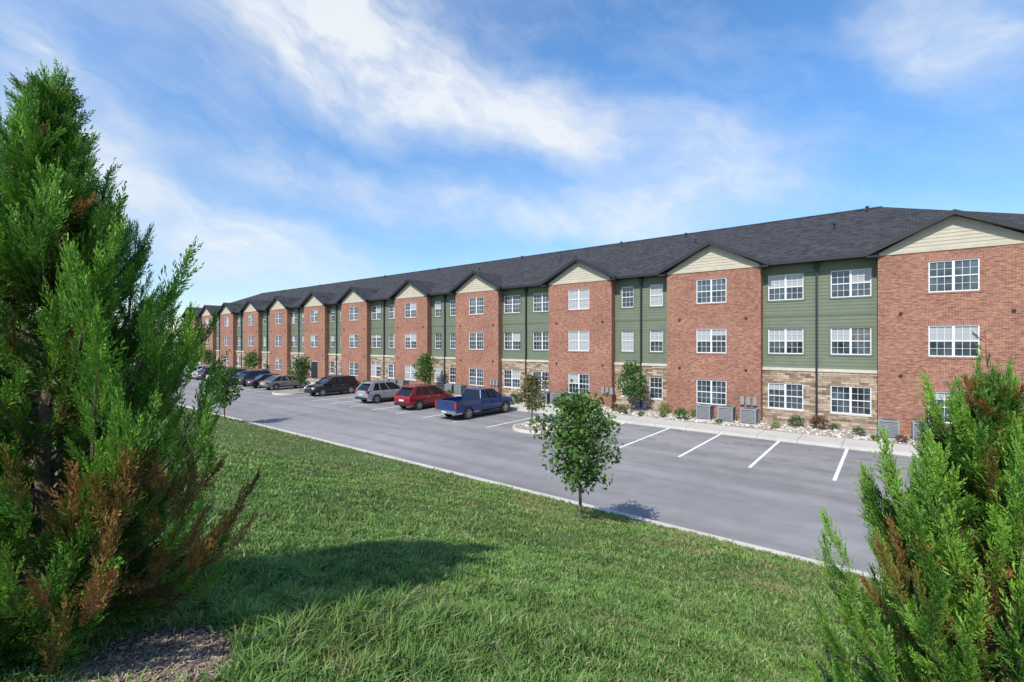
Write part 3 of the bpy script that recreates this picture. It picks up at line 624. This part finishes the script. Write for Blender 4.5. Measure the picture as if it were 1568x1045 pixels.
def suv(name,mat,loc,rot=0,s=1):
    m=MB(); w=.92
    loft(m,[(-2.32,.42,.84,.78),(-2.27,.36,1.02,.86),(-2.05,.32,1.10,.905),(-1.4,.30,1.10,w),(0,.30,1.07,w),(1.05,.30,1.05,w),(1.5,.32,1.01,.91),(1.95,.35,.92,.88),(2.2,.4,.80,.81),(2.32,.45,.66,.71)])
    house(m,-2.2,1.25,-1.7,.25,1.06,1.66,.85,.64,[(.33,.04),(.60,.035)])
    for s_ in (-1,1):
        m.quad((s_*.864,-2.2,1.06),(s_*.864,-1.78,1.06),(s_*.655,-1.42,1.66),(s_*.655,-1.72,1.66),0)
    m.box(-.6,.6,-1.92,-1.70,1.62,1.67,0)
    common(m,4.6,w,.36,(-1.42,1.42),.3,1.04)
    for s_ in (-1,1):
        m.box(*sorted((s_*.60,s_*.875)),-2.31,-2.12,.86,1.06,5); m.box(*sorted((s_*.52,s_*.80)),2.10,2.28,.70,.84,6)
        for y in (-.75,.2,1.0): m.box(*sorted((s_*(w-.02),s_*(w+.003))),y-.008,y+.008,.4,1.0,4)
        for y in (-.55,.4): m.box(*sorted((s_*(w-.02),s_*(w+.02))),y-.1,y+.08,.88,.905,7)
        m.box(*sorted((s_*.56,s_*.60)),-1.5,.05,1.71,1.75,7)
    m.box(-.78,.78,-2.36,-2.25,.36,.54,4); m.box(-.26,.26,-2.345,-2.32,.68,.80,8); m.box(-.5,.5,2.26,2.335,.54,.68,4); m.box(-.7,.7,2.25,2.35,.34,.48,4); m.box(-.35,.35,2.27,2.33,.71,.77,7)
    ob=m.obj(name,[mat,M_cg,M_tyre,M_rim,M_trim,M_red,M_head,M_chr,M_plate],None,35); ob.location=loc; ob.rotation_euler=(0,0,rot); ob.scale=(s,s,s)
def sedan(name,mat,loc,rot=0):
    m=MB(); w=.90
    loft(m,[(-2.38,.42,.72,.74),(-2.32,.34,.88,.83),(-2.0,.30,.94,.88),(-1.3,.26,.95,w),(0,.24,.92,w),(1.0,.26,.91,w),(1.6,.27,.84,.88),(2.1,.3,.74,.84),(2.3,.36,.62,.76),(2.38,.4,.52,.66)])
    house(m,-1.85,1.25,-1.05,.35,.9,1.38,.82,.63,[(.3,.04),(.58,.035)])
    common(m,4.6,w,.33,(-1.4,1.42),.3,.9)
    for s_ in (-1,1):
        m.box(*sorted((s_*.50,s_*.84)),-2.37,-2.2,.70,.86,5); m.box(*sorted((s_*.48,s_*.77)),2.15,2.33,.55,.68,6)
        for y in (-.7,.2,1.0): m.box(*sorted((s_*(w-.02),s_*(w+.003))),y-.008,y+.008,.36,.88,4)
        for y in (-.5,.4): m.box(*sorted((s_*(w-.02),s_*(w+.02))),y-.1,y+.08,.76,.785,7)
    m.box(-.72,.72,-2.41,-2.3,.32,.44,4); m.box(-.26,.26,-2.40,-2.36,.60,.72,8); m.box(-.45,.45,2.31,2.39,.42,.56,4)
    ob=m.obj(name,[mat,M_cg,M_tyre,M_rim,M_trim,M_red,M_head,M_chr,M_plate],None,35); ob.location=loc; ob.rotation_euler=(0,0,rot)
def pickup(name,mat,loc,rot=0):
    m=MB(); w=.97
    loft(m,[(-.62,.42,1.24,.95),(-.5,.40,1.24,w),(.3,.38,1.22,w),(1.45,.40,1.20,w),(2.1,.42,1.15,.955),(2.6,.45,1.08,.93),(2.82,.5,.98,.86),(2.88,.55,.9,.8)])
    for s_ in (-1,1):
        xa,xb=sorted((s_*.85,s_*.965)); m.hexa([(xa,-2.82,.50),(xb,-2.82,.50),(xb,-.60,.46),(xa,-.60,.46),(xa,-2.82,1.22),(xb,-2.82,1.22),(xb,-.60,1.24),(xa,-.60,1.24)],0)
        xa,xb=sorted((s_*.84,s_*.955)); m.box(xa,xb,-2.83,-.65,1.225,1.26,4)
    m.box(-.85,.85,-2.84,-2.76,.55,1.24,0); m.box(-.6,.6,-2.855,-2.84,.80,.98,0); m.box(-.12,.12,-2.862,-2.855,.98,1.06,4)
    m.box(-.85,.85,-2.76,-.62,.66,.72,4)
    for s_ in (-1,1): m.box(*sorted((s_*.83,s_*.97)),-2.87,-2.80,.78,1.18,5)
    m.box(-.95,.95,-3.0,-2.86,.46,.64,7); m.box(-.2,.2,-3.006,-3.0,.5,.6,8)
    house(m,-.58,1.55,-.42,.75,1.2,1.76,.88,.70,[(.30,.05),(.52,.05)])
    for s_ in (-1,1):
        m.box(*sorted((s_*.55,s_*.86)),2.68,2.86,.78,.96,6)
        for y in (-.45,.28,1.35): m.box(*sorted((s_*(w-.02),s_*(w+.003))),y-.008,y+.008,.5,1.18,4)
        m.box(*sorted((s_*(w-.02),s_*(w+.02))),.36,.55,1.02,1.045,4)
    common(m,4.6,w,.40,(-1.75,1.85),.3,1.18)
    m.box(-.55,.55,2.84,2.90,.68,.95,7); m.box(-.9,.9,2.84,2.98,.46,.62,7)
    ob=m.obj(name,[mat,M_cg,M_tyre,M_rim,M_trim,M_red,M_head,M_chr,M_plate],None,35); ob.location=loc; ob.rotation_euler=(0,0,rot)
P_blue=paint('blue_paint',(.016,.05,.18)); P_red=paint('red_paint',(.28,.010,.018)); P_sil=paint('silver_paint',(.40,.42,.44),.5); P_blk=paint('black_paint',(.012,.013,.016)); P_gry=paint('grey_paint',(.14,.14,.14),.4); P_wht=paint('white_paint',(.75,.75,.75),0); P_dbl=paint('navy_paint',(.02,.03,.07)); P_tan=paint('tan_paint',(.26,.25,.22),.4)
pickup('pickup_truck',P_blue,(-21.9,23.55,0),R(-1))
suv('suv_car',P_red,(-27.5,23.9,0),R(1))
suv('suv_car',P_sil,(-33.0,24.2,0),0,.98)
suv('suv_car',P_blk,(-40.9,24.1,0),R(179))
sedan('sedan_car',P_tan,(-49.7,24,0),0)
sedan('sedan_car',P_blk,(-52.8,24,0),0); suv('suv_car',P_dbl,(-55.6,24.1,0)); sedan('sedan_car',P_dbl,(-58.4,24,0)); suv('suv_car',P_gry,(-61.2,24,0))
sedan('sedan_car',P_wht,(-64.2,24,0)); suv('suv_car',P_blk,(-67.0,24,0)); sedan('sedan_car',P_wht,(-69.8,24,0)); suv('suv_car',P_wht,(-72.6,24,0)); sedan('sedan_car',P_gry,(-83,24,0))
# ------------------------------------------------------------------ world
W=bpy.data.worlds.new('World'); scene.world=W; W.use_nodes=True; nt=W.node_tree; N_=nt.nodes; L_=nt.links; bg=N_['Background']
try:
    W.cycles.sampling_method='MANUAL'; W.cycles.sample_map_resolution=256
except Exception: pass
def nn(t_,**k):
    n=N_.new(t_)
    for a,b in k.items(): setattr(n,a,b)
    return n
sky=nn('ShaderNodeTexSky'); sky.sky_type='NISHITA'; sky.sun_disc=False; sky.sun_elevation=R(46); sky.sun_rotation=R(174); sky.altitude=200; sky.air_density=1.0; sky.dust_density=.3; sky.ozone_density=2.5
tc=nn('ShaderNodeTexCoord'); sp=nn('ShaderNodeSeparateXYZ'); L_.new(tc.outputs['Generated'],sp.inputs[0])
at=nn('ShaderNodeMath',operation='ARCTAN2'); L_.new(sp.outputs[0],at.inputs[0]); L_.new(sp.outputs[1],at.inputs[1])
asn=nn('ShaderNodeMath',operation='ARCSINE'); L_.new(sp.outputs[2],asn.inputs[0])
cv=nn('ShaderNodeCombineXYZ'); L_.new(at.outputs[0],cv.inputs[0]); L_.new(asn.outputs[0],cv.inputs[1])
def noise(vec,sc,det=5,ro=.55,dist=0):
    n=nn('ShaderNodeTexNoise'); n.inputs['Scale'].default_value=sc; n.inputs['Detail'].default_value=det; n.inputs['Roughness'].default_value=ro; n.inputs['Distortion'].default_value=dist; L_.new(vec,n.inputs['Vector']); return n
wn=noise(cv.outputs[0],3.4,4,.6); vm=nn('ShaderNodeVectorMath',operation='SUBTRACT'); L_.new(wn.outputs['Color'],vm.inputs[0]); vm.inputs[1].default_value=(.5,.5,.5)
ma=nn('ShaderNodeVectorMath',operation='MULTIPLY_ADD'); L_.new(vm.outputs[0],ma.inputs[0]); ma.inputs[1].default_value=(.26,.14,0); L_.new(cv.outputs[0],ma.inputs[2]); wv=ma.outputs[0]
def ae(px,py):
    u=(px-784)/725; v=(522-py)/725; return (math.atan(u)-R(38.7), math.atan(v*math.cos(math.atan(u))))
blobs=[((310,-80),(720,140),88,1.15),((600,120),(1010,220),62,.95),((900,195),(1260,240),40,.5),
 ((-60,120),(230,320),105,.85),((110,310),(560,410),55,1.0),((-40,30),(150,80),55,.6),((440,270),(900,325),42,.5),((800,325),(1240,300),44,.85),((1000,270),(1240,300),34,.4),
 ((1320,-10),(1640,70),62,.6),((250,200),(560,300),45,.3),((-300,-500),(900,-300),220,.5)]
tot=None
for (a,b,wd,st) in blobs:
    A=ae(*a);B=ae(*b); cx,cy=(A[0]+B[0])/2,(A[1]+B[1])/2; ln=math.hypot(B[0]-A[0],B[1]-A[1])/2; an=math.atan2(B[1]-A[1],B[0]-A[0])
    mp=nn('ShaderNodeMapping',vector_type='TEXTURE'); mp.inputs['Location'].default_value=(cx,cy,0); mp.inputs['Rotation'].default_value=(0,0,an); mp.inputs['Scale'].default_value=(ln*1.45,wd/725*1.5,1); L_.new(wv,mp.inputs['Vector'])
    le=nn('ShaderNodeVectorMath',operation='LENGTH'); L_.new(mp.outputs[0],le.inputs[0])
    mr=nn('ShaderNodeMapRange',interpolation_type='SMOOTHSTEP'); mr.inputs[1].default_value=1; mr.inputs[2].default_value=0; mr.inputs[3].default_value=0; mr.inputs[4].default_value=st; L_.new(le.outputs['Value'],mr.inputs[0])
    if tot is None: tot=mr.outputs[0]
    else:
        ad=nn('ShaderNodeMath',operation='ADD'); L_.new(tot,ad.inputs[0]); L_.new(mr.outputs[0],ad.inputs[1]); tot=ad.outputs[0]
mp=nn('ShaderNodeMapping',vector_type='TEXTURE'); mp.inputs['Rotation'].default_value=(0,0,R(-18)); mp.inputs['Scale'].default_value=(.42,.17,1); L_.new(wv,mp.inputs['Vector'])
fn=noise(mp.outputs[0],1.5,8,.6,.1)
mr=nn('ShaderNodeMapRange'); mr.inputs[1].default_value=.32; mr.inputs[2].default_value=.68; mr.inputs[3].default_value=.32; mr.inputs[4].default_value=1.15; L_.new(fn.outputs[0],mr.inputs[0])
mu=nn('ShaderNodeMath',operation='MULTIPLY'); L_.new(tot,mu.inputs[0]); L_.new(mr.outputs[0],mu.inputs[1])
mr2=nn('ShaderNodeMapRange'); mr2.inputs[1].default_value=.45; mr2.inputs[2].default_value=.8; mr2.inputs[3].default_value=0; mr2.inputs[4].default_value=.25; L_.new(fn.outputs[0],mr2.inputs[0])
a0=nn('ShaderNodeMath',operation='ADD',use_clamp=True); L_.new(mu.outputs[0],a0.inputs[0]); L_.new(mr2.outputs[0],a0.inputs[1])
cl=nn('ShaderNodeMath',operation='MINIMUM'); L_.new(a0.outputs[0],cl.inputs[0]); cl.inputs[1].default_value=.94
hs=nn('ShaderNodeHueSaturation'); hs.inputs['Hue'].default_value=.5; hs.inputs['Saturation'].default_value=1.2; hs.inputs['Value'].default_value=1.65; L_.new(sky.outputs[0],hs.inputs['Color'])
hz=nn('ShaderNodeMapRange'); hz.inputs[1].default_value=0; hz.inputs[2].default_value=.45; hz.inputs[3].default_value=.62; hz.inputs[4].default_value=1.05; L_.new(asn.outputs[0],hz.inputs[0])
sc=nn('ShaderNodeVectorMath',operation='SCALE'); L_.new(hs.outputs[0],sc.inputs[0]); L_.new(hz.outputs[0],sc.inputs['Scale'])
mx=nn('ShaderNodeMix',data_type='RGBA'); L_.new(cl.outputs[0],mx.inputs[0]); L_.new(sc.outputs[0],mx.inputs[6]); mx.inputs[7].default_value=(6.3,6.6,6.95,1)
L_.new(mx.outputs[2],bg.inputs[0]); bg.inputs[1].default_value=.14
sun=bpy.data.lights.new('sun','SUN'); sun.energy=4.8; sun.angle=R(.5); sun.color=(1,.95,.86); so=bpy.data.objects.new('sun',sun); link(so)
so.rotation_euler=Vector((-.08,1,-1.0)).to_track_quat('-Z','Y').to_euler()
# ------------------------------------------------------------------ camera
cam=bpy.data.cameras.new('camera'); cam.sensor_width=36; cam.lens=16.65; cam.clip_start=.05; cam.clip_end=6000
co=bpy.data.objects.new('camera',cam); link(co); co.location=(0,0,5.0); co.rotation_euler=(R(90),0,R(38.7)); scene.camera=co
scene.view_settings.view_transform='Standard'; scene.view_settings.look='None'; scene.view_settings.exposure=0
